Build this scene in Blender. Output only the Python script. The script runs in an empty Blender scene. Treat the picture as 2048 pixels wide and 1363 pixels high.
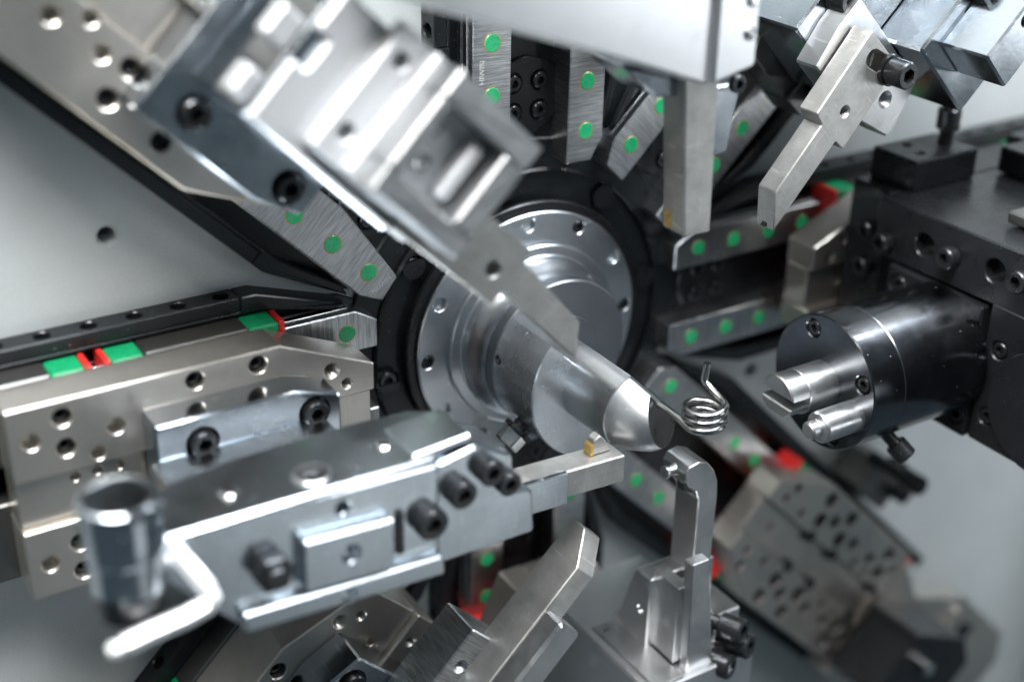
import bpy, bmesh, math, random
from mathutils import Vector, Matrix

random.seed(4)
sc = bpy.context.scene
COL = sc.collection
S = 0.001                      # all numbers below are millimetres
rad = math.radians

# ------------------------------------------------------------------ camera
cam_d = bpy.data.cameras.new('camera')
cam = bpy.data.objects.new('camera', cam_d)
COL.objects.link(cam)
sc.camera = cam
YAW, PITCH, ROLL = 0.5655116, 0.4645791, -0.0189068
CAM = Vector((-267.64, -408.56, 240.85))
fw = Vector((math.sin(YAW) * math.cos(PITCH), math.cos(YAW) * math.cos(PITCH), -math.sin(PITCH)))
rt_ = Vector((math.cos(YAW), -math.sin(YAW), 0))
dn = fw.cross(rt_)
c_, s_ = math.cos(ROLL), math.sin(ROLL)
r2 = rt_ * c_ + dn * s_
d2 = dn * c_ - rt_ * s_
M3 = Matrix((r2, -d2, -fw)).transposed()
cam.matrix_world = Matrix.Translation(CAM * S) @ M3.to_4x4()
cam_d.sensor_width = 36.0
cam_d.lens = 2768.66 / 2048 * 36.0
cam_d.clip_start = 0.01
cam_d.clip_end = 50
cam_d.dof.use_dof = True
cam_d.dof.focus_distance = 0.488
cam_d.dof.aperture_fstop = 3.6
cam_d.dof.aperture_blades = 9

# ------------------------------------------------------------------ world and lamps
w = bpy.data.worlds.new('World')
sc.world = w
w.use_nodes = True
bg = w.node_tree.nodes['Background']
bg.inputs[0].default_value = (0.44, 0.61, 0.72, 1)
bg.inputs[1].default_value = 0.085


def area(name, loc, target, sx, sy, power, col=(1, 1, 1)):
    d = bpy.data.lights.new(name, 'AREA')
    d.shape = 'RECTANGLE'
    d.size, d.size_y = sx, sy
    d.energy = power
    d.color = col
    o = bpy.data.objects.new(name, d)
    COL.objects.link(o)
    o.location = loc
    o.rotation_euler = (Vector(target) - Vector(loc)).to_track_quat('-Z', 'Y').to_euler()
    return o


area('ceiling_tube_light', (0.62, -0.52, 1.22), (0, 0, 0), 1.3, 0.22, 19, (0.90, 0.955, 1.0))
area('ceiling_tube_light', (-0.35, -0.17, 1.35), (0, 0, 0), 1.5, 0.40, 25, (0.91, 0.96, 1.0))
area('ceiling_tube_light', (0.2, -1.5, 1.25), (0, 0, 0), 1.6, 0.25, 1.6, (1.0, 0.97, 0.93))
area('machine_lamp_light', (-0.46, -0.37, 1.0), (-0.03, 0, 0), 0.5, 0.3, 12, (1.0, 0.97, 0.93))
area('low_front_fill_light', (0.45, -1.30, -0.75), (-0.02, 0, 0), 0.6, 0.36, 0.30, (0.95, 0.98, 1.0))  # added fill in place of bench bounce, brightens flange and front faces
area('low_right_fill_light', (1.42, -1.38, -0.04), (0, 0, 0.05), 0.85, 0.40, 4.4, (0.93, 0.97, 1.0))  # added fill with no known source, brightens the bar and blade fronts

sc.view_settings.view_transform = 'Standard'
sc.view_settings.look = 'None'
sc.view_settings.exposure = 0.82
sc.view_settings.gamma = 1.0
sc.render.engine = 'CYCLES'
sc.cycles.use_denoising = True
sc.cycles.max_bounces = 8
sc.cycles.sample_clamp_indirect = 6.0


# ------------------------------------------------------------------ materials
def mat(name, col, metal=0.0, rough=0.4, rvar=0.0, rscale=60, cvar=0.0, bump=0.0, bscale=900,
        brush=None, dust=0.0, spec=0.5, grain=0.0, wear=0.0, aniso=0.0, scratch=0.0, rand=0.0):
    m = bpy.data.materials.new(name)
    m.use_nodes = True
    nt = m.node_tree
    N, L = nt.nodes, nt.links
    b = N['Principled BSDF']
    b.inputs['Base Color'].default_value = (*col, 1)
    b.inputs['Metallic'].default_value = metal
    b.inputs['Roughness'].default_value = rough
    b.inputs['Specular IOR Level'].default_value = spec
    if aniso:
        b.inputs['Anisotropic'].default_value = aniso
    tc = N.new('ShaderNodeTexCoord')
    oi = N.new('ShaderNodeObjectInfo')
    add = N.new('ShaderNodeVectorMath')
    add.operation = 'ADD'
    mul = N.new('ShaderNodeVectorMath')
    mul.operation = 'SCALE'
    L.new(oi.outputs['Random'], mul.inputs['Scale'])
    mul.inputs[0].default_value = (3.1, 1.7, 2.3)
    L.new(tc.outputs['Object'], add.inputs[0])
    L.new(mul.outputs[0], add.inputs[1])
    vec = add.outputs[0]

    def noise(scale, detail=3, v=None, r=0.6):
        n = N.new('ShaderNodeTexNoise')
        n.inputs['Scale'].default_value = scale
        n.inputs['Detail'].default_value = detail
        n.inputs['Roughness'].default_value = r
        L.new(v or vec, n.inputs['Vector'])
        return n.outputs['Fac']

    def rng(fac, a, bb, lo=0.3, hi=0.7):
        r = N.new('ShaderNodeMapRange')
        r.inputs['From Min'].default_value = lo
        r.inputs['From Max'].default_value = hi
        r.inputs['To Min'].default_value = a
        r.inputs['To Max'].default_value = bb
        L.new(fac, r.inputs['Value'])
        return r.outputs[0]

    colsock = None

    def mixcol(fac, a, bcol):
        mx = N.new('ShaderNodeMix')
        mx.data_type = 'RGBA'
        L.new(fac, mx.inputs[0])
        if hasattr(a, 'is_linked'):
            L.new(a, mx.inputs[6])
        else:
            mx.inputs[6].default_value = (*a, 1)
        mx.inputs[7].default_value = (*bcol, 1)
        return mx.outputs[2]

    if cvar:
        f = noise(rscale * 1.3, 5)
        colsock = mixcol(rng(f, 0, 1), tuple(c * (1 - cvar) for c in col), tuple(min(1, c * (1 + cvar)) for c in col))
    if rand:
        colsock = mixcol(rng(oi.outputs['Random'], 0, 1, 0, 1), colsock or col, tuple(min(1, c * (1 + rand) + 0.03 * rand) for c in col))
    if grain:
        f = noise(2600, 2)
        colsock = mixcol(rng(f, 0, 1, 0.35, 0.65), colsock or col, tuple(min(1, c * (1 + grain)) for c in col))
    if wear:
        f = noise(170, 6, r=0.75)
        colsock = mixcol(rng(f, 0, wear, 0.56, 0.72), colsock or col, tuple(min(1, c * 0.35) for c in col))
    if scratch:
        for rr, sc3 in (((0.3, 0.6, 0.2), (3200, 70, 70)), ((1.1, 0.2, 0.9), (60, 60, 2600))):
            mp = N.new('ShaderNodeMapping')
            mp.inputs['Scale'].default_value = sc3
            mp.inputs['Rotation'].default_value = rr
            L.new(vec, mp.inputs['Vector'])
            f = noise(1.0, 1, mp.outputs[0])
            colsock = mixcol(rng(f, 0, scratch, 0.68, 0.73), colsock or col, tuple(min(1, c * 1.5 + 0.04) for c in col))
        f = noise(38, 5, r=0.7)
        colsock = mixcol(rng(f, 0, scratch * 0.8, 0.55, 0.75), colsock, tuple(c * 0.62 for c in col))
    dsock = None
    if dust:
        v = N.new('ShaderNodeTexVoronoi')
        v.inputs['Scale'].default_value = 420
        v.inputs['Randomness'].default_value = 1
        L.new(vec, v.inputs['Vector'])
        lt = N.new('ShaderNodeMath')
        lt.operation = 'LESS_THAN'
        L.new(v.outputs['Distance'], lt.inputs[0])
        sepc = N.new('ShaderNodeSeparateColor')
        L.new(v.outputs['Color'], sepc.inputs[0])
        L.new(rng(sepc.outputs[0], 0.0, 0.11, 0.55, 1.0), lt.inputs[1])
        ms = N.new('ShaderNodeMath')
        ms.operation = 'MULTIPLY'
        L.new(lt.outputs[0], ms.inputs[0])
        ms.inputs[1].default_value = dust
        dsock = ms.outputs[0]
        colsock = mixcol(dsock, colsock or col, (0.75, 0.76, 0.76))
        inv = N.new('ShaderNodeMath')
        inv.operation = 'MULTIPLY_ADD'
        L.new(dsock, inv.inputs[0])
        inv.inputs[1].default_value = -metal
        inv.inputs[2].default_value = metal
        L.new(inv.outputs[0], b.inputs['Metallic'])
    if colsock:
        L.new(colsock, b.inputs['Base Color'])
    if rvar:
        f = noise(rscale, 6, r=0.7)
        L.new(rng(f, max(0.03, rough - rvar), min(1, rough + rvar)), b.inputs['Roughness'])
    h = None
    if brush:
        mp = N.new('ShaderNodeMapping')
        mp.inputs['Scale'].default_value = brush
        mp.inputs['Rotation'].default_value = (0, rad(12), 0)
        L.new(vec, mp.inputs['Vector'])
        h = noise(1.0, 4, mp.outputs[0])
        colbase = colsock or None
        f = rng(h, 0, 1, 0.35, 0.65)
        cs = mixcol(f, tuple(c * 0.62 for c in col), tuple(min(1, c * 1.2) for c in col))
        if dsock:
            cs = mixcol(dsock, cs, (0.75, 0.76, 0.76))
        L.new(cs, b.inputs['Base Color'])
    elif bump:
        h = noise(bscale, 3)
    if h is not None and bump:
        bp = N.new('ShaderNodeBump')
        bp.inputs['Strength'].default_value = bump
        bp.inputs['Distance'].default_value = 0.0002
        L.new(h, bp.inputs['Height'])
        L.new(bp.outputs[0], b.inputs['Normal'])
    return m


MT = {
    'paint': mat('grey_textured_paint', (0.36, 0.383, 0.388), 0.0, 0.42, 0.10, 22, 0.13, 0.35, 2200, grain=0.35),
    'nickel': mat('satin_nickel', (0.60, 0.565, 0.52), 0.93, 0.33, 0.06, 30, 0.06, 0.04, 1500, scratch=0.25),
    'steel': mat('polished_steel', (0.50, 0.535, 0.57), 1.0, 0.18, 0.07, 35, 0.10, 0.03, 900, dust=0.5, scratch=0.55),
    'ground': mat('ground_steel', (0.56, 0.565, 0.57), 1.0, 0.34, 0.08, 50, 0.10, 0.10, 1600, dust=0.5, scratch=0.55),
    'toolsteel': mat('matt_tool_steel', (0.42, 0.415, 0.40), 0.9, 0.46, 0.08, 90, 0.16, 0.14, 1500, dust=0.6, wear=0.25, scratch=0.55),
    'brushed': mat('brushed_rail_steel', (0.55, 0.56, 0.57), 1.0, 0.33, 0.06, 60, 0, 0.25, 900, brush=(1900, 120, 110), dust=0.6),
    'railside': mat('rail_raceway_steel', (0.74, 0.75, 0.76), 1.0, 0.25, 0.05, 60, 0, 0.15, 900, brush=(60, 2600, 2600)),
    'sleeve': mat('turned_sleeve_steel', (0.70, 0.73, 0.76), 0.9, 0.27, 0.04, 40, 0.05, 0.06, 900, dust=0.9, scratch=0.55),
    'arm': mat('machined_arm_steel', (0.56, 0.60, 0.635), 1.0, 0.24, 0.06, 30, 0.06, 0.03, 900, dust=0.4, scratch=0.4),
    'quill': mat('quill_steel', (0.62, 0.65, 0.68), 1.0, 0.17, 0.03, 25, 0.05, 0.02, 900, dust=0.9),
    'quilldark': mat('quill_front_steel', (0.30, 0.32, 0.34), 1.0, 0.40, 0.06, 30, 0.08, 0.03, 900),
    'nosesteel': mat('satin_nose_steel', (0.60, 0.62, 0.64), 1.0, 0.30, 0.04, 60, 0.06, 0.10, 1400, dust=0.9, scratch=0.5),
    'cone': mat('frosted_cone_steel', (0.50, 0.51, 0.52), 1.0, 0.43, 0.05, 60, 0.08, 0.1, 1400, dust=0.7),
    'tip': mat('worn_quill_tip', (0.13, 0.13, 0.128), 1.0, 0.34, 0.10, 120, 0.2, 0.3, 500, wear=0.5),
    'black': mat('black_oxide_steel', (0.013, 0.014, 0.016), 0.3, 0.30, 0.10, 45, 0.2, 0.05, 900, dust=0.2, spec=0.55, scratch=0.15),
    'blackpol': mat('polished_black_steel', (0.16, 0.17, 0.185), 1.0, 0.20, 0.06, 40, 0.2, 0.02, 900, dust=0.5, scratch=0.55),
    'housing': mat('dark_housing_steel', (0.014, 0.0165, 0.019), 0.35, 0.32, 0.08, 40, 0.2, 0.06, 1500, dust=0.3),
    'screw': mat('black_screw_steel', (0.06, 0.063, 0.067), 0.85, 0.26, 0.08, 90, 0.2, 0.08, 900, dust=0.25),
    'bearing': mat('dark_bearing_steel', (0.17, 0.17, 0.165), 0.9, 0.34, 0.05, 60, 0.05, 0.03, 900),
    'capgreen': mat('dull_green_plastic', (0.006, 0.24, 0.095), 0.0, 0.36, 0.10, 300, 0.18, 0.10, 1500, wear=0.25),
    'green': mat('green_plastic', (0.008, 0.30, 0.115), 0.0, 0.26, 0.10, 320, 0.12, 0.06, 900, spec=0.6, rand=0.7, wear=0.15, dust=0.5),
    'red': mat('red_plastic', (0.58, 0.022, 0.02), 0.0, 0.42, 0.08, 250, 0.15, 0.08, 1200, wear=0.2),
    'spring': mat('spring_wire_steel', (0.36, 0.36, 0.355), 1.0, 0.20, 0.06, 200, 0.15, 0.05, 900, wear=0.2),
    'chrome': mat('chrome', (0.80, 0.80, 0.80), 1.0, 0.16, 0.05, 60),
    'brass': mat('brazed_brass', (0.55, 0.38, 0.13), 0.8, 0.45, 0.1, 400, 0.3, 0.3, 900),
    'ink': mat('etched_lettering', (0.70, 0.71, 0.72), 0.4, 0.5),
    'barsteel': mat('bright_bar_steel', (0.70, 0.71, 0.725), 1.0, 0.33, 0.05, 18, 0.06, 0.03, 900, dust=0.3, scratch=0.3),
    'satin': mat('satin_aluminium', (0.50, 0.51, 0.525), 0.55, 0.45, 0.05, 30, 0.05, 0.04, 1500),
    'flange': mat('flange_steel', (0.58, 0.61, 0.64), 1.0, 0.31, 0.05, 30, 0.08, 0.03, 900, dust=0.6),
    'bright': mat('bright_nickel_wire', (0.85, 0.86, 0.87), 0.6, 0.38, 0.04, 60),
    'post': mat('pale_frame_paint', (0.62, 0.60, 0.56), 0.0, 0.45),
}


# ------------------------------------------------------------------ shapes
def mapf(axis):
    if axis == 'Y':
        return lambda a, b, c: (a * S, c * S, b * S)
    if axis == 'Z':
        return lambda a, b, c: (a * S, b * S, c * S)
    return lambda a, b, c: (c * S, a * S, b * S)


def area2(p):
    return sum(p[i][0] * p[(i + 1) % len(p)][1] - p[(i + 1) % len(p)][0] * p[i][1] for i in range(len(p))) / 2


def inset(p, d):
    n = len(p)
    sg = 1 if area2(p) > 0 else -1
    out = []
    for i in range(n):
        a, b, c = p[i - 1], p[i], p[(i + 1) % n]
        e1 = Vector((b[0] - a[0], b[1] - a[1])).normalized()
        e2 = Vector((c[0] - b[0], c[1] - b[1])).normalized()
        n1 = Vector((-e1.y, e1.x)) * sg
        n2 = Vector((-e2.y, e2.x)) * sg
        k = n1 + n2
        den = max(0.35, 1 + n1.dot(n2))
        v = k / den * d
        out.append((b[0] + v.x, b[1] + v.y))
    return out


def cutc(p, d, mn=2.0):
    """take the sharp corners off a polygon"""
    n = len(p)
    out = []
    for i in range(n):
        a, b, c = (Vector(p[i - 1]), Vector(p[i]), Vector(p[(i + 1) % n]))
        u, v = (a - b), (c - b)
        lu, lv = u.length, v.length
        ang = u.angle(v) if lu > 0 and lv > 0 else math.pi
        if ang > rad(150) or min(lu, lv) < mn * d:
            out.append(tuple(b))
        else:
            out.append(tuple(b + u / lu * d))
            out.append(tuple(b + v / lv * d))
    return out


def circ(cx, cy, r, n=24, a0=0.0):
    return [(cx + r * math.cos(a0 + 2 * math.pi * i / n), cy + r * math.sin(a0 + 2 * math.pi * i / n)) for i in range(n)]


def finish(bm, name, mname, smooth=True, angle=19):
    bmesh.ops.recalc_face_normals(bm, faces=bm.faces)
    me = bpy.data.meshes.new(name)
    bm.to_mesh(me)
    bm.free()
    me.materials.append(MT[mname])
    if smooth:
        me.shade_smooth()
        me.set_sharp_from_angle(angle=rad(angle))
    return me


def prism(poly, c0, c1, ch=0.5, holes=(), axis='Y', mname='steel', corner=None, bm=None, done=True, name='prism'):
    """polygon swept from c0 (back) to c1 (front); every edge broken; holes cut into the front face.
    hole: (a, b, radius, depth[, 'thread'])  or ('hex', a, b, radius, depth)"""
    f = mapf(axis)
    own = bm is None
    if own:
        bm = bmesh.new()
    sgn = 1 if c0 > c1 else -1
    corner = ch if corner is None else corner
    p0 = cutc(poly, corner) if corner else list(poly)
    ci = min(ch, abs(c0 - c1) * 0.3)
    pi_ = inset(p0, ci) if ch else p0
    n = len(p0)

    def ring(p, c):
        return [bm.verts.new(f(a, b, c)) for a, b in p]

    def skin(A, B):
        k = len(A)
        for i in range(k):
            bm.faces.new((A[i], A[(i + 1) % k], B[(i + 1) % k], B[i]))
    if ch:
        back = ring(pi_, c0)
        b1 = ring(p0, c0 - sgn * ci)
        f1 = ring(p0, c1 + sgn * ci)
        front = ring(pi_, c1)
        skin(back, b1)
        skin(b1, f1)
        skin(f1, front)
    else:
        back = ring(p0, c0)
        front = ring(p0, c1)
        skin(back, front)
    bm.faces.new(back)
    if not holes:
        bm.faces.new(front)
    else:
        edges = []
        for i in range(n):
            edges.append(bm.edges.get((front[i], front[(i + 1) % n])))
        for h in holes:
            if h[0] == 'hex':
                _, ha, hb, hr, hd = h
                loops = [(circ(ha, hb, hr, 6, 0.3), 0.0), (circ(ha, hb, hr, 6, 0.3), hd)]
            elif h[0] == 'slot':
                _, ha, hb, hr, hd, da, db = h
                aa = math.atan2(db, da)
                pp = [(ha + hr * math.cos(aa + math.pi / 2 + math.pi * i / 10), hb + hr * math.sin(aa + math.pi / 2 + math.pi * i / 10)) for i in range(11)]
                pp += [(ha + da + hr * math.cos(aa - math.pi / 2 + math.pi * i / 10), hb + db + hr * math.sin(aa - math.pi / 2 + math.pi * i / 10)) for i in range(11)]
                loops = [(inset(pp, -0.3), 0.0), (pp, 0.3), (pp, hd)]
            else:
                ha, hb, hr, hd = h[:4]
                k = 20 if hr < 2 else 28
                cs = min(0.5, hr * 0.16)
                loops = [(circ(ha, hb, hr + cs, k), 0.0), (circ(ha, hb, hr, k), cs)]
                if len(h) > 4 and h[4] == 't':
                    z = cs
                    while z + 0.9 < hd:
                        loops.append((circ(ha, hb, hr * 0.86, k), z + 0.45))
                        loops.append((circ(ha, hb, hr, k), z + 0.9))
                        z += 0.9
                loops.append((circ(ha, hb, hr, k), hd))
            rs = [ring(p, c1 + sgn * dz) for p, dz in loops]
            for A, B in zip(rs, rs[1:]):
                skin(A, B)
            if h[-1] != 'open':
                bm.faces.new(rs[-1])
            k = len(rs[0])
            for i in range(k):
                e = bm.edges.get((rs[0][i], rs[0][(i + 1) % k]))
                edges.append(e)
        bmesh.ops.triangle_fill(bm, use_beauty=True, use_dissolve=False, edges=edges)
    if own and done:
        return finish(bm, name, mname)
    return bm


def lathe(profile, mname, axis='Y', seg=72, name='lathe', done=True, bm=None, ctr=(0, 0), angle=28):
    """profile: list of (radius, position along axis); ctr: centre in the other two coordinates"""
    f = mapf(axis)
    own = bm is None
    if own:
        bm = bmesh.new()
    rings = []
    for r, c in profile:
        if r < 1e-6:
            rings.append([bm.verts.new(f(ctr[0], ctr[1], c))])
        else:
            rings.append([bm.verts.new(f(a, b, c)) for a, b in circ(ctr[0], ctr[1], r, seg)])
    for A, B in zip(rings, rings[1:]):
        for i in range(seg):
            j = (i + 1) % seg
            if len(A) == 1 and len(B) == 1:
                continue
            if len(A) == 1:
                bm.faces.new((A[0], B[j], B[i]))
            elif len(B) == 1:
                bm.faces.new((A[i], A[j], B[0]))
            else:
                bm.faces.new((A[i], A[j], B[j], B[i]))
    for R in (rings[0], rings[-1]):
        if len(R) > 1:
            bm.faces.new(R)
    if own and done:
        return finish(bm, name, mname, angle=angle)
    return bm


def tube(path, r, mname, seg=14, name='tube', radii=None):
    bm = bmesh.new()
    P = [Vector(p) for p in path]
    n = len(P)
    T = [(P[min(i + 1, n - 1)] - P[max(i - 1, 0)]).normalized() for i in range(n)]
    up = Vector((0, 0, 1)) if abs(T[0].z) < 0.9 else Vector((1, 0, 0))
    u = T[0].cross(up).normalized()
    rings = []
    for i in range(n):
        u = (u - T[i] * u.dot(T[i])).normalized()
        v = T[i].cross(u)
        rr = radii[i] if radii else r
        rings.append([bm.verts.new((P[i] + (u * math.cos(2 * math.pi * k / seg) + v * math.sin(2 * math.pi * k / seg)) * rr) * S)
                      for k in range(seg)])
    for A, B in zip(rings, rings[1:]):
        for k in range(seg):
            bm.faces.new((A[k], A[(k + 1) % seg], B[(k + 1) % seg], B[k]))
    bm.faces.new(rings[0])
    bm.faces.new(rings[-1])
    return finish(bm, name, mname, angle=40)


def box(a0, a1, b0, b1):
    return [(a0, b0), (a1, b0), (a1, b1), (a0, b1)]


# ------------------------------------------------------------------ things
class Thing:
    """an Empty at org (slide coordinates r, y, t) that parents its parts; parts are drawn in slide coordinates"""

    def __init__(self, name, label, cat, th=0.0, org=(0, 0, 0), group=None):
        self.e = bpy.data.objects.new(name, None)
        self.e.empty_display_size = 0.01
        COL.objects.link(self.e)
        a = rad(th)
        r, y, t = org
        self.org = org
        self.e.location = ((r * math.cos(a) - t * math.sin(a)) * S, y * S, (r * math.sin(a) + t * math.cos(a)) * S)
        self.e.rotation_euler = (0, -a, 0)
        self.e['label'] = label
        self.e['category'] = cat
        if group:
            self.e['group'] = group

    def add(self, name, me, loc=(0, 0, 0), rot=None, parent=None, label=None):
        """loc: (r, y, t) in slide coordinates; for a sub-part pass its parent object"""
        o = bpy.data.objects.new(name, me)
        COL.objects.link(o)
        if parent is None:
            o.parent = self.e
            o.location = tuple((loc[i] - self.org[i]) * S for i in range(3))
        else:
            o.parent = parent
            base = parent['base'] if 'base' in parent else (0, 0, 0)
            o.location = tuple((loc[i] - base[i]) * S for i in range(3))
        if rot:
            o.rotation_euler = rot
        elif name == 'screw':
            o.rotation_euler = (0, random.uniform(0, 1.05), 0)
        if label:
            o['label'] = label
        return o


def single(name, me, label, cat, loc=(0, 0, 0), group=None, rot=None):
    o = bpy.data.objects.new(name, me)
    COL.objects.link(o)
    o.location = tuple(v * S for v in loc)
    if rot:
        o.rotation_euler = rot
    o['label'] = label
    o['category'] = cat
    if group:
        o['group'] = group
    return o


_sc = {}


def cap_screw(rh, hh, shaft=0.0, mname='screw'):
    """socket head cap screw, seat at the origin, head towards -Y"""
    k = (rh, hh, shaft, mname)
    if k not in _sc:
        bm = prism(circ(0, 0, rh, 36), 0, -hh, rh * 0.12, holes=[('hex', 0, 0, rh * 0.56, hh * 0.6)], corner=0,
                   mname=mname, done=False)
        if shaft:
            lathe([(rh * 0.6, 0.0), (rh * 0.6, shaft)], mname, seg=20, bm=bm)
        _sc[k] = finish(bm, 'cap_screw', mname)
    return _sc[k]


# ------------------------------------------------------------------ machine plate
bm = bmesh.new()
prism(box(-620, 900, -700, 520), 40, 9, 0, holes=[(-157.5, 69.5, 3.4, 14, 't'), (122, 70.7, 3.4, 14, 't'), (128, -54.8, 3.4, 14, 't'),
      (236, 86, 5, 14), (-60, -205, 3.4, 14, 't')], bm=bm, done=False)
pl = bpy.data.objects.new('machine_plate', finish(bm, 'machine_plate', 'paint'))
COL.objects.link(pl)
pl['kind'] = 'structure'
pl['label'] = 'grey textured front plate of the machine behind the slides'
me = prism(box(395, 470, -560, 400), 9, -40, 1.0, mname='post')
o = bpy.data.objects.new('machine_wall_post', me)
COL.objects.link(o)
o['kind'] = 'structure'
o['label'] = 'pale vertical frame post at the far right of the machine plate'

# ------------------------------------------------------------------ guides (one for each of the eight directions)
DIRS = {
    'right': (0, 'running right behind the spindle'),
    'upper right': (45, 'running up right behind the upright tool'),
    'top': (90, 'running straight up under the bright bar'),
    'upper left': (135, 'running up left along the dark gap'),
    'left': (180, 'running left with holes along its top'),
    'lower left': (225, 'running down left in the bottom corner'),
    'bottom': (270, 'running straight down below the flange'),
    'lower right': (315, 'running down right behind the hooked tool'),
}
WALL_HOLES = [104 + 15.2 * i for i in range(9)]


def housing_mesh():
    bm = bmesh.new()
    # floor
    prism([(70, -27), (70, 27), (78, 31.2), (112, 38), (330, 38), (330, -38), (112, -38), (78, -31.2)], 26, 8.2, 0.4, bm=bm, done=False)
    for sg in (1, -1):
        prism([(79, 31.0 * sg), (112, 42 * sg), (117.8, 42 * sg), (117.8, 35.6 * sg), (110, 35.6 * sg), (84, 29.6 * sg)], 26, 0, 0.5, bm=bm, done=False)
        prism([(117.7, 35.6 * sg), (117.7, 36.9 * sg), (330, 36.9 * sg), (330, 35.6 * sg)], 26, 0.05, 0.3, bm=bm, done=False)
    return finish(bm, 'housing', 'housing')


HOUSE = housing_mesh()


def side_bar():
    """row of blind holes let into the outer side of a housing wall"""
    bm = bmesh.new()
    prism(box(117.9, 330, 0.0, 25), 36.95, 42.0, 0.4, holes=[(r, 4.7, 2.7, 4.6) for r in [123 + 15.0 * i for i in range(14)]],
          axis='Z', bm=bm, done=False)
    return finish(bm, 'hole_strip', 'housing')


STRIP = side_bar()


def rail_mesh(t0, t1, r0=68.0, r1=330):
    bm = bmesh.new()
    n = 5.0
    prism([(r0, t0), (r0, t1 - n), (r0 + 8.5, t1), (r1, t1), (r1, t0)], 9.3, -3, 0.45, bm=bm, done=False)
    return finish(bm, 'rail', 'brushed')


def race_mesh(t, sg):
    bm = bmesh.new()
    for y0, y1, d in ((7.5, 4.6, 0.5), (3.2, 0.4, 0.5)):
        prism(box(78, 329, min(t, t + sg * d), max(t, t + sg * d)), y0, y1, 0.15, bm=bm, done=False)
    return finish(bm, 'raceway', 'railside')


RAIL = rail_mesh(12.6, 28.4)
RAILW = prism([(69, 15), (67.7, 25), (76.7, 28.6), (330, 28.6), (330, 8), (103.6, 8.1)], 9.3, -3, 0.45, mname='brushed')
RACE = race_mesh(28.4, 1)
PLUG = prism(circ(0, 0, 3.15, 28), 0.3, -0.25, 0.15, corner=0, mname='green')
SEAT = prism(circ(0, 0, 3.5, 28), 0.2, -0.06, 0.04, corner=0, mname='brass')
COVER = prism(circ(0, 0, 15, 64), 0, -1.6, 0.7, corner=0, mname='black',
              holes=[(sx * 5.6, sy * 5.6, 3.6, 1.4) for sx in (1, -1) for sy in (1, -1)])
SC_COVER = cap_screw(3.0, 2.6)


def lettering(word, size, parent, loc, rot, name='lettering'):
    cu = bpy.data.curves.new('lettering', 'FONT')
    cu.body = word
    cu.size = size * S
    cu.extrude = 0.00004
    cu.align_x = 'CENTER'
    cu.align_y = 'CENTER'
    cu.materials.append(MT['ink'])
    tmp = bpy.data.objects.new('tmp', cu)
    COL.objects.link(tmp)
    bpy.context.view_layer.update()
    me = bpy.data.meshes.new_from_object(tmp.evaluated_get(bpy.context.evaluated_depsgraph_get()))
    bpy.data.objects.remove(tmp)
    bpy.data.curves.remove(cu)
    o = bpy.data.objects.new(name, me)
    COL.objects.link(o)
    o.parent = parent
    o.location = tuple(v * S for v in loc)
    o.rotation_euler = rot
    return o


for key, (th, where) in DIRS.items():
    T = Thing('slide_guide', 'black slide guide with two steel rails ' + where, 'slide guide', th, (66, 9, 0), 'eight slide guides around the flange')
    T.add('housing', HOUSE)
    for sg in (1, -1):
        if sg == 1:
            st = T.add('hole_strip', STRIP)
            rl = T.add('rail', RAILW if key == 'upper left' else RAIL)
        else:
            st = T.add('hole_strip', STRIP, rot=(0, rad(180), rad(180)))
            st.rotation_euler = (0, 0, 0)
            st.scale = (1, 1, -1)
            rl = T.add('rail', RAIL)
            rl.scale = (1, 1, -1)
        T.add('raceway', RACE, parent=rl)
        for i in range(12):
            r = 80 + 19.0 * i
            pg = T.add('plug', PLUG, (r, -3.0, 20.5 if not (key == 'upper left' and sg == 1) else 20.0), parent=rl)
            T.add('plug_seat', SEAT, (r, -3.0, 20.5 if not (key == 'upper left' and sg == 1) else 20.0), parent=rl)
        if key in ('upper left', 'top') and sg == 1:
            ls = {'upper left': ((72.5, -3.06, 20.8), (rad(90), rad(-78), 0)), 'top': ((108, -3.06, 24.6), (rad(90), 0, 0)),
                  'left': ((84, -3.06, 24.6), (rad(90), 0, 0))}[key]
            lettering('HIWIN', 2.9, rl, ls[0], ls[1])
    cv = T.add('cover', COVER, (93.5, 8.3, 0))
    cv['base'] = (93.5, 8.3, 0)
    for sx in (1, -1):
        for sy in (1, -1):
            T.add('screw', SC_COVER, (93.5 + sx * 5.6, 8.2, sy * 5.6), parent=cv)

# ------------------------------------------------------------------ slide blocks with their bearings
BIG = 3.0
HL = [(42, 29.5, 3.1, 14), (63.5, 29.5, 3.1, 14), (16, 20.5, 2.7, 11, 't'), (10.5, 14.2, 2.0, 10, 't'), (106, 28.3, 3.1, 14),
      (116, 22.4, 2.8, 6), (106, 17.6, 3.1, 14), (96.5, 12.8, 2.4, 6), (90, 20.6, 2.8, 6)]
HUL = [(49, 26.8, 3.1, 14), (69.6, 26.2, 3.2, 14), (69.8, 15.4, 3.1, 14), (79, 17.2, 2.6, 6), (87.4, 11.5, 2.3, 6),
       (96.5, 17.5, 2.7, 9), (16, 20.5, 2.7, 11)]
HLR = [(14, 22, 2.3, 8), (11, 15, 2.0, 6), (40, 28.3, 2.8, 14), (27, 14.2, 2.2, 6), (42.7, 17.6, 2.9, 14), (52.6, 21.5, 2.4, 8),
       (62.4, 28, 2.8, 14), (64.5, 16.5, 3.0, 14), (76, 19.5, 2.4, 6), (86, 13.0, 2.2, 6), (95, 19.2, 2.4, 6), (107, 27, 2.9, 14),
       (108.5, 16.5, 2.9, 14), (98, 12.8, 2.0, 6), (117.5, 22.4, 2.3, 6)]
HLR = [(h[0], h[1], h[2] * (1.34 if h[2] > 2.35 else 1.0), h[3]) for h in HLR]
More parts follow.
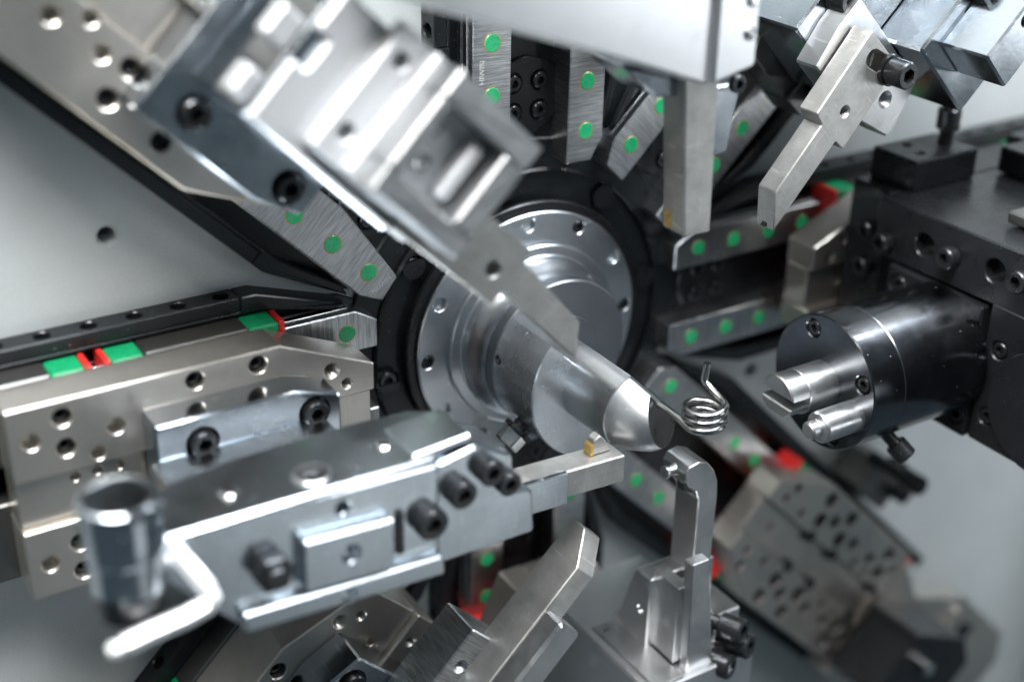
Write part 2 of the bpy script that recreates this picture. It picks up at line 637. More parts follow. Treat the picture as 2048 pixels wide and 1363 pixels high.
HR = [(10, 13.5, 2.1, 6), (16, 20.5, 2.1, 6), (25, 13.5, 2.1, 6), (42, 28, 3, 14), (63, 28, 3, 14), (85, 28, 3, 14)]
CHAN = [(44, 8.6, 2.8), (67, 8.6, 2.8), (88, 8.6, 2.8)]


def block_mesh(rel, yf, length=123, mname='nickel'):
    """two flanges on a common plate, channel between them"""
    bm = bmesh.new()
    nose, hw, chn = 19.5, 34.5, 9.0
    for sg in (1, -1):
        p = [(0, chn * sg), (0, nose * sg), (34, hw * sg), (length, hw * sg), (length, chn * sg)]
        hs = [(h[0], h[1] * sg) + tuple(h[2:]) for h in rel]
        prism(p, -10.3, yf, 0.55, holes=hs, bm=bm, done=False)
    return finish(bm, 'flange_plate', mname)


def chan_mesh(yf, length=123, mname='nickel'):
    bm = bmesh.new()
    prism([(0.4, -8.8), (0.4, 8.8), (length - 0.4, 8.8), (length - 0.4, -8.8)], -10.5, yf + 2.6, 0.5,
          holes=[(90, -5, 1.6, 4), (97, -5.3, 1.6, 4), (104, -5, 1.6, 4), (18, 0, 2, 4)], bm=bm, done=False)
    return finish(bm, 'channel_plate', mname)


BODY = {}
bm = bmesh.new()
prism([(13, 6.5), (13, 35), (49, 35), (49, 6.5)], 3.5, -10, 0.6, bm=bm, done=False)
BEAR = finish(bm, 'bearing', 'bearing')
bm = bmesh.new()
prism([(2.2, 7.5), (2.2, 34.6), (12.9, 34.6), (12.9, 7.5)], 4.5, -9.7, 0.7, bm=bm, done=False)
CAPM = finish(bm, 'end_cap', 'capgreen')
bm = bmesh.new()
prism([(0, 7.2), (0, 35.0), (2.1, 35.0), (2.1, 7.2)], 4.5, -9.7, 0.5, bm=bm, done=False)
SEAL = finish(bm, 'seal', 'red')
SC_BLK = cap_screw(2.75, 3.4)


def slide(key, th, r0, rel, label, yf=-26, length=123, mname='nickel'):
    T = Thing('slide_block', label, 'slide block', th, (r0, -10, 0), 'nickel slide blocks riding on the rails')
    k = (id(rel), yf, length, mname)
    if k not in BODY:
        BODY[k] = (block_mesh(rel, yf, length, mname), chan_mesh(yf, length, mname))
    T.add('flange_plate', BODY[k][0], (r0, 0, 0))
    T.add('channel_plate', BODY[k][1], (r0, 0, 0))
    for h in rel:
        if h[2] >= BIG:
            for sg in (1, -1):
                T.add('screw', SC_BLK, (r0 + h[0], yf + 6.4, h[1] * sg))
    if key == 'lower right':
        for a in (44, 67, 112):
            for sg in (1, -1):
                T.add('screw', cap_screw(3.2, 2.4), (r0 + a, yf + 1.8, 8.9 * sg))  # black heads added in place of the dark holes on the channel edge
    for sg in (1, -1):
        for q in range(2):
            off = r0 + 25 + q * 66
            b = T.add('bearing', BEAR, (off, 0, 0))
            b['base'] = (0, 0, 0)
            b.scale = (1, 1, sg)
            for end in (0, 1):
                c = T.add('end_cap', CAPM, (0 if end == 0 else 62, 0, 0), parent=b)
                s = T.add('seal', SEAL, (0 if end == 0 else 62, 0, 0), parent=b)
                if end:
                    c.scale = (-1, 1, 1)
                    s.scale = (-1, 1, 1)
    return T


slide('left', 180, 81, HL, 'satin nickel slide block with rows of round holes left of the flange')
slide('upper left', 135, 133, HUL, 'satin nickel slide block with dark holes in the top left corner')
slide('right', 0, 123, HR, 'satin nickel slide block with three small holes behind the black spindle')
slide('lower right', 315, 151, HLR, 'blurred satin nickel slide block with many holes at lower right')
slide('lower left', 225, 110, HL, 'satin nickel slide block with threaded holes at the bottom beside the red seal', yf=-38)
slide('bottom', 270, 101, HR, 'satin nickel slide block below the flange behind the slanted bar tool')
slide('upper right', 45, 131, HR, 'slide block with shade put in its colour behind the upper right tool holder', mname='bearing')  # nickel block drawn in dark steel, its shade is put into the colour
slide('top', 90, 142, HR, 'slide block behind the bright bar at the top edge')

# ------------------------------------------------------------------ hub ring, flange, quill
T = Thing('hub_ring', 'black bolted ring around the bright round flange in the centre', 'hub ring', 0, (0, 9, 0))
HB = [(60.3 * math.cos(rad(a)), 60.3 * math.sin(rad(a)), 4.3, 4.6) for a in range(8, 360, 45)]
hr = T.add('ring', prism(circ(0, 0, 65.5, 128), 26, 5.2, 1.0, holes=HB, corner=0, mname='black'))
T.add('step_ring', prism(circ(0, 0, 53.5, 128), 5.3, 2.2, 0.6, corner=0, mname='black'))
T.add('backing_disc', prism(circ(0, 0, 77, 128), 26, 7.2, 0.8, corner=0, mname='housing'))
for h in HB:
    T.add('screw', cap_screw(3.7, 3.9), (h[0], 9.6, h[1]))

T = Thing('wire_quill', 'polished steel quill with flange and tapered nose feeding the spring wire', 'quill', 0, (0, 2, 0))
FH = [(45.6 * math.cos(rad(a)), 45.6 * math.sin(rad(a)), 2.7, 5.0) for a in range(2, 360, 30)]
fl = T.add('flange', prism(circ(0, 0, 50, 144), 2.1, -4.0 + 4.0, 0.7, holes=[h[:3] + (1.9,) for h in FH], corner=0, mname='flange'))
for i, h in enumerate(FH):
    if i % 2 == 0:
        T.add('screw', cap_screw(2.4, 1.6, mname='screw'), (h[0], 1.8, h[1]), parent=fl)
T.add('boss', lathe([(37.6, 0.05), (37.6, -2.3), (37.0, -3.0), (33.6, -3.1), (33.2, -3.6), (33.2, -6.0), (32.4, -8.2), (31.2, -10.6), (30.4, -13.0), (30.2, -15), (30.15, -16)],
                    'flange', seg=128, angle=20))
T.add('sleeve', prism(circ(0, 0, 30, 128), -15.9, -21, 0.6, corner=0, mname='quilldark'))
half = [(30 * math.cos(rad(a)), 30 * math.sin(rad(a))) for a in [137 + i * (316 - 137) / 72 for i in range(73)]]
T.add('half_sleeve', prism(half, -20.9, -48, 0.5, corner=0, mname='sleeve'))


def cut(bm, co, no):
    bmesh.ops.bisect_plane(bm, geom=bm.verts[:] + bm.edges[:] + bm.faces[:], plane_co=Vector(co) * S, plane_no=Vector(no).normalized(), clear_outer=True)
    bmesh.ops.holes_fill(bm, edges=[e for e in bm.edges if e.is_boundary], sides=0)


# round nose with a flat above and below, then the frosted dome with its worn facet
bm = lathe([(16.4, -20.9), (16.4, -48), (15.9, -72.0)], 'nosesteel', seg=112, done=False)
cut(bm, (5.2, -60, 5.2), (1, 0, 1))
cut(bm, (-4, -60, -11.6), (-0.25, 0, -1))
T.add('nose', finish(bm, 'nose', 'nosesteel'))
bm = lathe([(15.2, -71.9), (15.2, -72.3), (11.9, -80.6), (10.6, -83.2), (8.0, -86.6), (5.0, -88.6), (2.2, -89.4), (0, -89.6)], 'cone', seg=112, done=False)
cut(bm, (5.3, -60, 5.3), (1, -0.12, 1))
fn = Vector((0.50, -0.80, 0.30)).normalized()
cut(bm, (1.2, -80.8, 5.0), fn)
me = finish(bm, 'dome', 'cone', angle=24)
me.materials.append(MT['tip'])
for p in me.polygons:
    if p.normal.dot(fn) > 0.97 and p.area > 1e-5:
        p.material_index = 1
T.add('dome', me)
T.add('nose_root', prism(circ(0, 0, 16.2, 96), -20.9, -23, 0.4, corner=0, mname='quilldark'))
# worn cap plate on the cut end of the nose
T.add('set_screw', prism(circ(0, 0, 2.0, 24), 1.0, -0.25, 0.2, holes=[('hex', 0, 0, 1.1, 0.9)], corner=0, mname='screw'),
      (-29.4, -24, 6.2), rot=(0, 0, rad(-90)))

# hexagon bolt below the sleeve
T = Thing('hexagon_bolt', 'bright hexagon bolt sticking out under the quill sleeve', 'bolt', 216.7, (30, -33, 0))
T.add('shank', lathe([(3.8, 28), (3.8, 34.0)], 'screw', axis='X', seg=24, ctr=(-34, 0)))
T.add('washer', lathe([(6.2, 32.2), (6.2, 33.8)], 'screw', axis='X', seg=32, ctr=(-34, 0)))
T.add('head', prism(circ(-34, 0, 5.4, 6, 0.35), 33.8, 40, 0.5, axis='X', mname='chrome', corner=0.5))

# ------------------------------------------------------------------ torsion spring
path = [(0.6, -82, 7.0), (0.6, -86, 7.0), (0.6, -93, 6.9)]
cx, cy, R0 = 7.4, -98.0, 6.7
turns = 2.5
nn = 150
for i in range(nn + 1):
    a = math.pi + 2 * math.pi * turns * i / nn
    k = i / nn
    path.append((cx + R0 * math.cos(a), cy + R0 * math.sin(a), 6.7 + 2.95 * turns * k - 0.9))
e = path[-1]
lg = [(13.9, -96, e[2] + 0.7), (13.5, -93, e[2] + 2.0), (13.1, -90.8, e[2] + 3.2), (13.0, -90.2, e[2] + 4.0), (13.1, -90.0, e[2] + 5.2), (13.7, -90, e[2] + 10.4)]
path += lg
single('torsion_spring', tube(path, 1.3, 'spring', seg=16), 'small coiled steel spring with bent leg leaving the quill tip', 'spring')


# ------------------------------------------------------------------ mounting plates (one on the left and one on the upper left slide)
def mount(th, r0, yb, yf, label, hw=24):
    T = Thing('mounting_plate', label, 'mounting plate', th, (r0 + 19, yb, 0), 'polished plates screwed onto slide blocks')
    p = [(19, -19), (19, 19), (35, hw), (82, hw), (82, -hw), (35, -hw)]
    hs = [(a, b, 5.2, 5.0) for a in (28.5, 67) for b in (14.5, -14.5)]
    T.add('plate', prism(p, yb, yf, 0.8, holes=hs, mname='steel'), (r0, 0, 0))
    for h in hs:
        T.add('screw', cap_screw(4.4, 7.5), (r0 + h[0], yf + 5, h[1]))
    return T


mount(180, 81, -26.2, -39, 'polished plate with sloping ends and two black screws on the left slide block')
mount(135, 119, -26.2, -40, 'blurred polished plate with black screws on the upper left slide')
mount(225, 110, -38.2, -56, 'polished black-reflecting plate at the bottom edge on the lower left slide')

# ------------------------------------------------------------------ LEFT: arm holder with bar tool
T = Thing('arm_holder', 'large blurred steel tool arm with bright long edge in the left foreground', 'tool holder', 180, (140, -39, 0))
# slide coordinates at 180 degrees: r = -x, t = -z
T.add('riser', prism(box(106, 166, -12, 16), -39.2, -76, 0.8, mname='arm'))


def flip(p):
    return [(-x, -z) for x, z in p]


arm = flip([(-187, 25.5), (-97, 22.2), (-96.6, -14.5), (-161, -11.5), (-168, -4), (-187, 18)])
T.add('arm', prism(arm, -76, -99.4, 0.5, mname='arm', holes=[(128.3, -17.8, 2.2, 9), (128.8, 11.0, 2.4, 12), (128.3, -4.4, 3.0, 14)]))
T.add('pad', prism(flip([(-143, 13.4), (-113.5, 11.6), (-114, -6.2), (-143.3, -4.6)]), -99.45, -104, 0.8, mname='arm',
                   holes=[(128.3, -4.4, 2.9, 4.5, 'open')]))
T.add('ledge', prism(flip([(-162, -5.2), (-97, -8.2), (-96.4, -15.4), (-161.4, -12.0)]), -99.45, -103, 0.7, mname='arm',
                     holes=[(128.8, 11.0, 2.3, 3.5, 'open')]))
# top plate with screw holes
top = prism([(-187, -99.6), (-97.5, -99.6), (-84, -88), (-80, -77), (-92, -70), (-112, -69), (-150, -70), (-172, -74), (-187, -84)], 22.6, 25.6, 1.0, axis='Z',
            holes=[(-133.5, -90.5, 6.1, 2.4), (-158, -88, 2.7, 2.4), (-108, -86.5, 2.7, 2.4), (-89, -86, 2.7, 2.4)], mname='arm')
o = T.add('top_plate', top)
o.scale = (-1, 1, -1)
for q, (x, y) in enumerate(((-158, -88), (-108, -86.5), (-89, -86))):
    s = T.add('pin', lathe([(2.5, 23.5), (2.5, 25.9), (1.9, 26.5)], 'chrome', axis='Z', seg=20), (-x, y, 0), parent=None)
    s.scale = (1, 1, -1)
s = T.add('bushing', lathe([(5.9, 23.2), (5.9, 26.1), (5.4, 26.6), (4.1, 26.5), (3.7, 24.4)], 'ground', axis='Z', seg=36), (133.5, -90.5, 0))
s.scale = (1, 1, -1)
s = T.add('bore_shade_disc', lathe([(3.6, 24.0), (3.6, 24.9)], 'screw', axis='Z', seg=32), (133.5, -90.5, 0))  # dark disc, puts the shade inside the bore into colour
s.scale = (1, 1, -1)
# clamp end that grips the bar
T.add('clamp', prism(flip([(-97.2, 21.8), (-83, 24.6), (-70, 17.5), (-69, 3.5), (-62, 2.0), (-61, -14.5), (-97.0, -14.5)]), -80, -98.6, 0.9, mname='arm'))
T.add('clamp_strip', prism(flip([(-104, 26.4), (-84, 28.2), (-84, 25.4), (-104, 23.6)]), -78, -97, 0.6, mname='arm'))
for (x, z, r_) in ((-89.7, 11.0, 4.6), (-79.5, 15.6, 4.4), (-73.2, 9.6, 4.0), (-100.8, 4.6, 5.2)):
    T.add('screw', cap_screw(r_, 5.0, mname='screw'), (-x, -98.4 if x > -97 else -99.3, -z))
T.add('hexagon_nut', prism(circ(0, 0, 6.2, 6), 0, -5.5, 0.6, mname='screw', corner=0.5), (152.2, -100, -6.3))
T.add('stud', lathe([(3.6, 0), (3.6, -3.5), (3.2, -4)], 'screw', seg=24), (152.2, -104, -6.3))
T.add('side_slot', prism(box(109, 111.4, -10.8, 4.5), -99.95, -100.3, 0.1, mname='black'))

bt = Thing('bar_tool', 'short grey bar tool with small brass-brazed nib pointing at the quill tip', 'bar tool', 180, (40, -79, 10))
bt.add('shank', prism(flip([(-66, -5.6), (-14.3, -7.6), (-14.3, -18.4), (-66, -16.2)]), -73.5, -84, 0.5, mname='toolsteel'))
bt.add('sleeve', prism(flip([(-66, -4.6), (-39.4, -5.7), (-39.4, -18.2), (-66, -17.0)]), -84.05, -86.2, 0.4, mname='steel'))
bt.add('nib', prism(flip([(-25.5, -7.0), (-24.8, -1.2), (-22.4, 0.2), (-20.4, -1.6), (-18.6, -4.4), (-17.2, -7.2)]), -75.5, -79.5, 0.4, mname='toolsteel'))
bt.add('braze', prism(flip([(-26.2, -7.0), (-25.9, -3.4), (-24.9, -2.4), (-24.7, -7.0)]), -75.2, -79.8, 0.3, mname='brass'))

# knob and hexagon key in front
T = Thing('knurled_pin', 'blurred chrome cylinder standing on a black foot in the left foreground', 'pin', 0, (-191, -100, 6))
T.add('cylinder', lathe([(10.2, 16), (10.2, 26), (10.8, 27), (11.2, 40.5), (10.8, 42.6), (9.8, 43.2), (8.7, 43.0), (8.5, 41.4)], 'steel', axis='Z', ctr=(-191.5, -100)))
T.add('top_disc', lathe([(8.7, 41.0), (8.7, 42.7)], 'steel', axis='Z', ctr=(-191.5, -100)))
T.add('foot', lathe([(9.6, 8), (9.8, 15.9)], 'black', axis='Z', ctr=(-191.5, -100)))
kp = [(-178.9, -97, 22.4), (-177.6, -103, 20.2), (-175.7, -107, 17.0), (-173.8, -110, 13.9), (-173.2, -111.5, 11.4), (-175.2, -112, 9.4), (-181.3, -112.5, 8.2),
      (-191.3, -113.5, 7.9), (-197, -114.2, 7.5)]
single('hexagon_key', tube(kp + [(-198.6, -114.5, 7.4), (-199.4, -114.6, 7.4), (-201.2, -114.8, 7.2), (-203, -115, 7.1)], 2.3, 'bright', seg=6,
       radii=[2.8] * 9 + [2.7, 1.9, 2.8, 1.7]), 'blurred white-gleaming bent hexagon key with ball end at lower left', 'hex key')

# ------------------------------------------------------------------ UPPER LEFT: pocketed holder with flat blade
T = Thing('pocket_holder', 'strongly blurred stepped steel tool holder with square pocket at upper left', 'tool holder', 135, (160, -40, 0))
T.add('body', prism([(134, 8), (134, -34), (193, -34), (193, 7)], -40.2, -76, 1.0, mname='steel'))
T.add('face_plate', prism([(128, 7), (128, -35), (192, -35), (192, -22), (187, -22), (187, -12), (192, -12), (192, 7)], -76, -79, 0.9, mname='satin'))
T.add('side_tab', prism([(193.5, -22), (202, -22), (202, -12), (193.5, -12)], -70, -76, 0.9, mname='satin'))
T.add('side_tab', prism([(193, -4), (199, -4), (199, 5), (193, 5)], -68, -76, 0.9, mname='satin'))
T.add('step_plate', prism([(122, 3), (122, -37), (176, -38.5), (176, 3)], -79, -85, 0.8, mname='satin', holes=[(170, -6, 2.6, 5), (170, -30, 2.6, 5)]))
T.add('front_plate', prism([(126, 2.8), (126, -37), (166, -37.6), (166, 2.8)], -85, -91, 0.8, mname='satin'))
for nm, p in (('pocket_side', [(127, 2.6), (164, 2.6), (164, -5), (127, -5)]), ('pocket_side', [(127, -28.6), (164, -28.6), (164, -37), (127, -37)]),
              ('pocket_end', [(127, -5.2), (136, -5.2), (136, -28.4), (127, -28.4)]), ('pocket_back', [(159, -5.2), (164, -5.2), (164, -28.4), (159, -28.4)])):
    T.add(nm, prism(p, -91, -102, 0.9, mname='ground', corner=0.25))
T.add('pocket_bar', prism([(138.5, -8), (143, -8), (143, -26), (138.5, -26)], -91, -97, 0.9, mname='satin'))
for r, t in ((150, -13), (154, -22)):
    T.add('screw', cap_screw(2.6, 2.2, mname='chrome'), (r, -91, t))
b2 = Thing('flat_blade', 'blurred flat grey blade with one round hole pointing down to the quill', 'blade', 135, (90, -86, 0))
b2.add('blade', prism([(53.3, 1.2), (61.3, -8.6), (94.6, -11.2), (95.0, -15.6), (140, -14.0), (140, 6.3), (94.6, 5.2), (94.4, 0.2)], -80, -86, 0.5,
                      holes=[(102.5, -3.6, 2.6, 5)], mname='toolsteel'))
b2.add('screw', cap_screw(3.4, 4.5), (131, -86, -2))

# ------------------------------------------------------------------ UPPER RIGHT: stepped holder with notched blade
T = Thing('stepped_holder', 'stepped polished steel tool holder in the top right corner', 'tool holder', 45, (170, -40, 0))
T.add('base_block', prism([(137.5, 37), (137.5, -4), (148, -18), (230, -18), (230, 37)], -26.3, -55, 0.8, mname='steel',
                          holes=[(151, 20.5, 1.9, 6), (163, 33, 0.1, 0.1)][:1]))
T.add('rib', prism([(137.5, -18.2), (150, -30), (235, -30), (235, -18.2)], -26.3, -50, 0.6, mname='black'))
T.add('bracket', prism([(130.5, 28.5), (146, 31.5), (158.6, 31.5), (158.6, -16.5), (140.5, -22), (136.6, -21.6), (130.5, 0)], -55.2, -66.2, 0.6, mname='ground',
                       holes=[(144.5, -8.8, 2.9, 8, 't')]))
T.add('centre_block', prism([(159, 6.8), (159, -30.5), (240, -30.5), (240, 6.8)], -50.2, -80, 0.9, mname='steel', holes=[(182.3, -1.2, 2.2, 8), (192, -6.5, 2.9, 8, 't'), (186, -24, 2.9, 8)]))
T.add('seam_plate', prism([(159.4, 23), (159.4, 7.4), (240, 7.4), (240, 23)], -55.1, -58.5, 0.5, mname='steel'))
T.add('front_block', prism([(166.4, 1.3), (166.4, -16.2), (240, -16.2), (240, 1.3)], -80.1, -101, 0.8, mname='steel', holes=[(186, -3, 2.2, 8)]))
T.add('screw', cap_screw(5.2, 8.5), (156.5, -55, 31.5))
T.add('screw', cap_screw(5.0, 6.0), (190, -80, 3.0))
b3 = Thing('notched_blade', 'grey notched blade with slot and threaded hole held by a black cap screw', 'blade', 45, (110, -72, 12))
bl = [(77.9, 5.9), (87.6, 17.0), (115.7, 19.2), (116.6, 24.4), (150.4, 27.8), (150.8, 11.8), (141.5, 5.6), (116.4, 3.3), (116.0, 8.6)]
b3.add('blade', prism(bl, -67, -76, 0.4, holes=[(125.2, 14.1, 2.1, 8, 't'), ('slot', 144.9, 18.8, 3.3, 12, 2.6, -8.6)], mname='toolsteel'))
b3.add('washer', lathe([(5.6, 0), (5.6, -1.6)], 'screw', seg=36), (147.2, -76, 9.6))
b3.add('screw', cap_screw(4.9, 8.0), (147.2, -77.6, 9.6))
b3.add('tip_notch', prism([(0, -1.0), (0, 1.0), (1.6, 0)], -70.2, -72.6, 0.1, mname='black', corner=0), (78.4, 0, 6.6), rot=(0, rad(-41), 0))

# ------------------------------------------------------------------ TOP: bright bar with vertical prism tool
T = Thing('cross_bar', 'bright blurred steel bar crossing the top edge of the picture', 'tool holder', 0, (0, -26, 150))
T.add('riser', prism([(-20, 142), (20, 142), (20, 210), (-20, 210)], -26.3, -70, 0.8, mname='steel'))
T.add('bar', prism([(-112, 162.4), (-30, 133.8), (1, 122.4), (18.5, 126.6), (17.8, 160), (-30, 186), (-112, 200)], -70, -92, 1.4, mname='barsteel',
                   holes=[(15.0, 139, 1.9, 6), (15.2, 148.5, 1.9, 6)]))
T.add('end_plate', prism([(2, 123.6), (18.2, 127.2), (17.6, 160), (2, 166)], -92.05, -94.6, 0.9, mname='barsteel'))
for z in (137.5, 147.5):
    T.add('pin', lathe([(2.1, -94), (2.1, -95.2), (1.2, -95.8)], 'chrome', seg=20, ctr=(14.6, z)))
T.add('under_block', prism([(-22, 129), (-8, 117), (22, 113), (23, 124), (0, 124)], -60, -80, 0.8, mname='steel'))
T.add('tool_clamp', prism([(14.2, 118), (14.2, 97.5), (17, 94.5), (21, 95.5), (24.5, 118)], -66, -82, 0.6, mname='arm'))
T.add('screw', cap_screw(3.0, 2.6), (19.6, -84.1, 119))
T = Thing('prism_tool', 'upright square steel tool hanging from the bright bar with gold-stained lower corner', 'bar tool', 0, (7, -78, 95))
T.add('shank', prism([(-1.2, 132), (4.1, 69.4), (15.2, 69.0), (13.0, 132)], -72.5, -84, 0.6, mname='toolsteel'))
T.add('brazed_patch', prism([(3.45, 76.4), (3.75, 72.6), (4.0, 70.2), (4.3, 70.3), (3.9, 76.4)], -73.2, -77.6, 0.05, mname='brass', corner=0))

# ------------------------------------------------------------------ LOWER LEFT: slanted bar tool
T = Thing('bar_clamp', 'steel clamp with a threaded hole holding the slanted bar at the bottom', 'tool holder', 225, (120, -56, 10))
T.add('body', prism([(96.2, -2), (96.2, 9.4), (96.2, 22), (190, 22), (190, -2)], -56.2, -75, 0.6, mname='brushed', holes=[(110, 4.2, 2.4, 8, 't')]))
T.add('side_block', prism([(104, 22.2), (190, 22.2), (190, 40), (112, 40)], -50, -80, 0.8, mname='steel', holes=[(122, 31, 3.6, 10)]))
T.add('clamp', prism([(74.4, 7.4), (74.4, 19.4), (190, 19.4), (190, 7.4)], -87.1, -97, 1.2, mname='ground'))
T.add('screw', cap_screw(4.4, 7, mname='screw'), (121, -80, 30))
# swept in t so the bevelled end can be cut across the thickness
b4 = prism([(44.5, -73), (44.6, -78.4), (56.8, -87), (185, -87), (185, -70.5), (46, -70.5)], 7.6, 17.6, 0.4, axis='Z', mname='toolsteel')
T = Thing('slanted_bar', 'long square grey bar tool with bright angled end, slanting up from bottom edge', 'bar tool', 225, (100, -80, 12))
T.add('bar', b4)

# ------------------------------------------------------------------ BOTTOM: hooked tool in its holder
T = Thing('wedge_holder', 'bright steel holder with wedge post and three black screws at the bottom', 'tool holder', 0, (10, -40, -110))
T.add('base', prism([(-9, -104), (42, -104), (42, -170), (-9, -170)], -26.3, -100, 0.8, mname='barsteel'))
T.add('guide_strip', prism([(-5.6, -103.9), (7.6, -103.9), (7.6, -102.6), (-5.6, -102.6)], -58, -99.4, 0.4, mname='ground'))
T.add('back_plate', prism([(-56, -103.8), (-61, -96), (-68, -74), (-70, -71), (-79, -71), (-79, -103.8)], 36, 5.2, 0.7, axis='X', mname='ground',
                          holes=[(-74, -88, 1.9, 6, 't')]))
T.add('shoulder', prism([(29.5, -90), (42, -90), (42, -103.8), (29.5, -103.8)], -62, -90, 0.7, mname='ground'))
T.add('jaw', prism([(8.0, -67.8), (13.2, -67.8), (13.2, -102.4), (8.0, -102.4)], -76.5, -92, 0.4, mname='ground'))
T.add('wedge_post', prism([(9.2, -54.5), (17.3, -54.5), (18.2, -64), (23, -98), (23, -108), (11.2, -108), (9.6, -66)], -92.1, -97, 0.5, mname='ground'))
T.add('wedge_foot', prism([(13.6, -70), (20.2, -70), (27, -102.4), (13.6, -102.4)], -84.4, -92.0, 0.4, mname='ground'))
for (x, z) in ((30, -92), (34.5, -101), (25.5, -107)):
    T.add('screw', cap_screw(5.0, 9.5, shaft=8), (x, -93, z), rot=(rad(-4), 0, rad(22)))
T.add('side_hub', lathe([(6.5, -100), (6.5, -103), (5.5, -104)], 'screw', seg=36, ctr=(-2.5, -118)))
hk = [(20.6, -104), (20.6, -38), (19.0, -33.4), (15.8, -31.4), (13.8, -29.4), (13.2, -24.2), (14.8, -21.8), (19.4, -20.8), (23.6, -22.6), (26.8, -26.6),
      (29.0, -32), (29.6, -38), (29.2, -104)]
T = Thing('hooked_tool', 'upright steel tool with a hooked beak standing in the wedge holder', 'hook tool', 0, (22, -77, -60))
T.add('shank', prism(hk, -70.5, -84.2, 0.45, mname='ground', corner=0.3))
T.add('beak', lathe([(2.6, 14.4), (1.9, 12.2), (1.9, 10.6), (2.5, 9.9), (2.5, 9.0), (2.1, 8.7)], 'ground', axis='X', seg=28, ctr=(-77.5, -25.6)))
T.add('burr', prism([(13.0, -31.4), (12.6, -28.6), (13.6, -27.4), (16.0, -31.8), (19, -34.4)], -80.4, -84.5, 0.3, mname='tip'))

# ------------------------------------------------------------------ RIGHT: spindle head on black motor block
T = Thing('spindle_head', 'polished black spindle with slotted pin and smaller pin facing left', 'spindle', 0, (131, -88, 0))
SY, SZ = -88.5, -0.5
fh = [(SY + 20.6 * math.cos(rad(a)), SZ + 20.6 * math.sin(rad(a)), 3.5, 3.4) for a in (67, 158, 248, 338)]
cp = T.add('cap', prism(circ(SY, SZ, 26, 128), 87.6, 72, 0.5, axis='X', holes=fh, corner=0, mname='blackpol'))
for h in fh:
    T.add('screw', cap_screw(3.0, 3.0), (72 + 3.3, h[0], h[1]), rot=(0, 0, rad(-90)), parent=None)
T.add('body', lathe([(25.7, 87.5), (26, 87.9), (26, 130.5)], 'blackpol', axis='X', seg=128, ctr=(SY, SZ)))
# slotted pin: two jaws on a round root
T.add('slotted_pin', lathe([(8.6, 72.2), (8.6, 58.6), (8.3, 58.2)], 'ground', axis='X', seg=64, ctr=(SY, SZ)))
up = [(SY + 8.5 * math.cos(rad(a)), SZ + 8.5 * math.sin(rad(a))) for a in [10 + i * 160 / 30 for i in range(31)]]
T.add('pin_jaw', prism(up, 58.4, 49.5, 0.6, axis='X', mname='ground', corner=0))
lo = [(SY - 8.2, SZ - 2.0), (SY + 8.2, SZ - 2.0), (SY + 7.4, SZ - 4.2), (SY + 4.4, SZ - 6.6), (SY - 4.4, SZ - 6.6), (SY - 7.4, SZ - 4.2)]
T.add('pin_jaw', prism(lo, 58.4, 49.5, 0.5, axis='X', mname='ground', corner=0))
T.add('small_pin', lathe([(5.9, 72.2), (5.9, 55.2), (5.2, 54.4), (3.3, 54.3), (2.6, 53.6), (3.3, 52.8), (3.4, 50.4), (2.6, 49.6), (0, 49.6)], 'ground', axis='X', seg=48, ctr=(-105.5, -6.2)))
T.add('clamp_screw', cap_screw(4.2, 7.2, shaft=6), (97, -105, -25.5), rot=(rad(40), 0, rad(30)))
T.add('flange_plate', prism([(-60, 24), (-107.5, 24), (-109, -31), (-60, -31)], 150, 130.6, 0.6, axis='X', mname='black',
                            holes=[(-103, 15, 4.2, 3.4), (-104, -23, 4.2, 3.4), (-66, 17, 4.2, 3.4), (-66, -24, 4.2, 3.4)]))
for y, z in ((-103, 15), (-104, -23), (-66, 17), (-66, -24)):
    T.add('screw', cap_screw(3.7, 3.2), (134, y, z), rot=(0, 0, rad(-90)))

T = Thing('motor_block', 'black motor block with round cover and screws at the right edge', 'motor block', 0, (132.5, -130, 0))
T.add('block', prism([(-109.6, 26.5), (-190, 26.5), (-190, -31), (-109.6, -31)], 240, 132.6, 0.7, axis='X', mname='black',
                     holes=[(-116.5, 9.5, 3.6, 3), (-116.5, -18.5, 3.6, 3), (-127, -2, 1.6, 3)]))
T.add('cover', prism(circ(-140, -7, 24, 96), 132.7, 131.6, 0.5, axis='X', mname='black', corner=0))
for z in (9.5, -18.5):
    T.add('screw', cap_screw(3.2, 2.8), (135.6, -116.5, z), rot=(0, 0, rad(-90)))
T = Thing('black_bracket', 'black bracket with slots and cap screws above the spindle', 'bracket', 0, (133, -80, 37))
T.add('plate', prism([(-48, 24.4), (-185, 26.8), (-185, 51), (-48, 48)], 240, 133, 0.7, axis='X', mname='black',
                     holes=[(-74, 36.5, 4.6, 5), (-108, 38.5, 4.6, 5)]))
for y, z in ((-88, 37), (-121, 40), (-55, 31)):
    T.add('screw', cap_screw(4.4, 5), (133, y, z), rot=(0, 0, rad(-90)))
T.add('base', prism(box(140, 236, -30, 48), -26.3, -47.9, 0.8, mname='black'))
T.add('step_block', prism(box(196, 240, -84, -52), 49, 60, 0.7, axis='Z', mname='black', holes=[(206, -60, 2.4, 6), (206, -76, 2.4, 6)]))
T.add('step_block', prism(box(150, 240, -128, -96), 50.5, 55, 0.7, axis='Z', mname='bearing', holes=[(162, -104, 2.6, 4), (162, -120, 2.6, 4)]))
for y, z in ((-40, 14), (-40, 30)):
    T.add('screw', cap_screw(4.0, 5), (140, y, z), rot=(0, 0, rad(-90)))
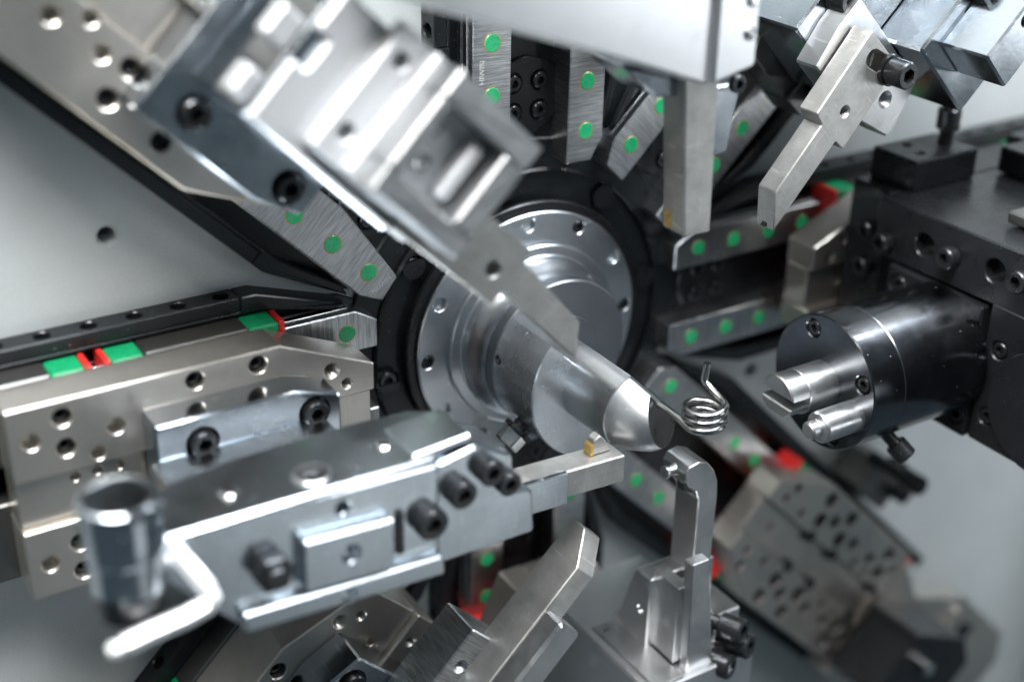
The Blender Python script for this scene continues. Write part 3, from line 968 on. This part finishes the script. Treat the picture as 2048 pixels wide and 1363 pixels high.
T = Thing('black_stop_block', 'black square block with a tall cap screw standing on it', 'stop block', 0, (165, -40, 50))
T.add('block', prism(box(147, 183, -52, -28), 48.1, 61, 0.7, axis='Z', mname='black', holes=[(157, -44, 2.2, 6), (160, -34, 2.2, 6)]))
T.add('screw', cap_screw(4.8, 9), (176, -40, 67), rot=(rad(-90), 0, 0))
T.add('stud', lathe([(3.0, 61), (3.0, 96)], 'screw', axis='Z', seg=24, ctr=(176, -40)))
single('black_edge_block', prism(box(222, 262, -60, -34), 36, 56, 0.8, axis='Z', mname='black'), 'second black block cut by the right edge beside the stop block', 'stop block',
       (0, 0, 0))

# ------------------------------------------------------------------ LOWER RIGHT: motor, crank arm and end stop
T = Thing('slotted_arm', 'dark nickel arm with a long slot in the bottom right corner', 'crank arm', 315, (330, -26, 0))
T.add('arm', prism([(275, 30), (300, 20), (340, 38), (395, 38), (410, 24), (410, -40), (275, -40)], -12, -28, 0.8, mname='nickel'))
T.add('slot', prism([(352, 27), (364, 30), (366, -30), (354, -34)], -27.9, -28.6, 0.2, mname='black'))
T.add('slot_rim', prism([(336, 30), (341, 32), (343, -36), (338, -36)], -27.9, -31, 0.8, mname='nickel'))
T = Thing('black_actuator', 'blurred black box with one shiny pin on the lower right slide', 'actuator', 315, (300, -28, -10))
T.add('box', prism([(268, 4), (306, 18), (322, 10), (322, -34), (268, -34)], -28.2, -60, 1.0, mname='black'))
T.add('pin', lathe([(3.4, -60), (3.4, -66), (2.4, -67)], 'chrome', seg=24, ctr=(284, -6)))
T = Thing('end_stop', 'blurred end stop with two dark screws above the lower right slide', 'end stop', 315, (232, 0, 52))
T.add('bracket', prism([(222, 43), (250, 43), (250, 60), (236, 66), (222, 60)], 9, -12, 0.7, mname='bearing'))
for r, t in ((230, 66), (246, 58)):
    T.add('screw', cap_screw(4.4, 9), (r, -12, t - 3))
T.add('stop_screw', lathe([(3.4, -8), (3.4, -30), (5, -30.2), (5, -40), (4, -41)], 'screw', seg=28, ctr=(221, 60)))
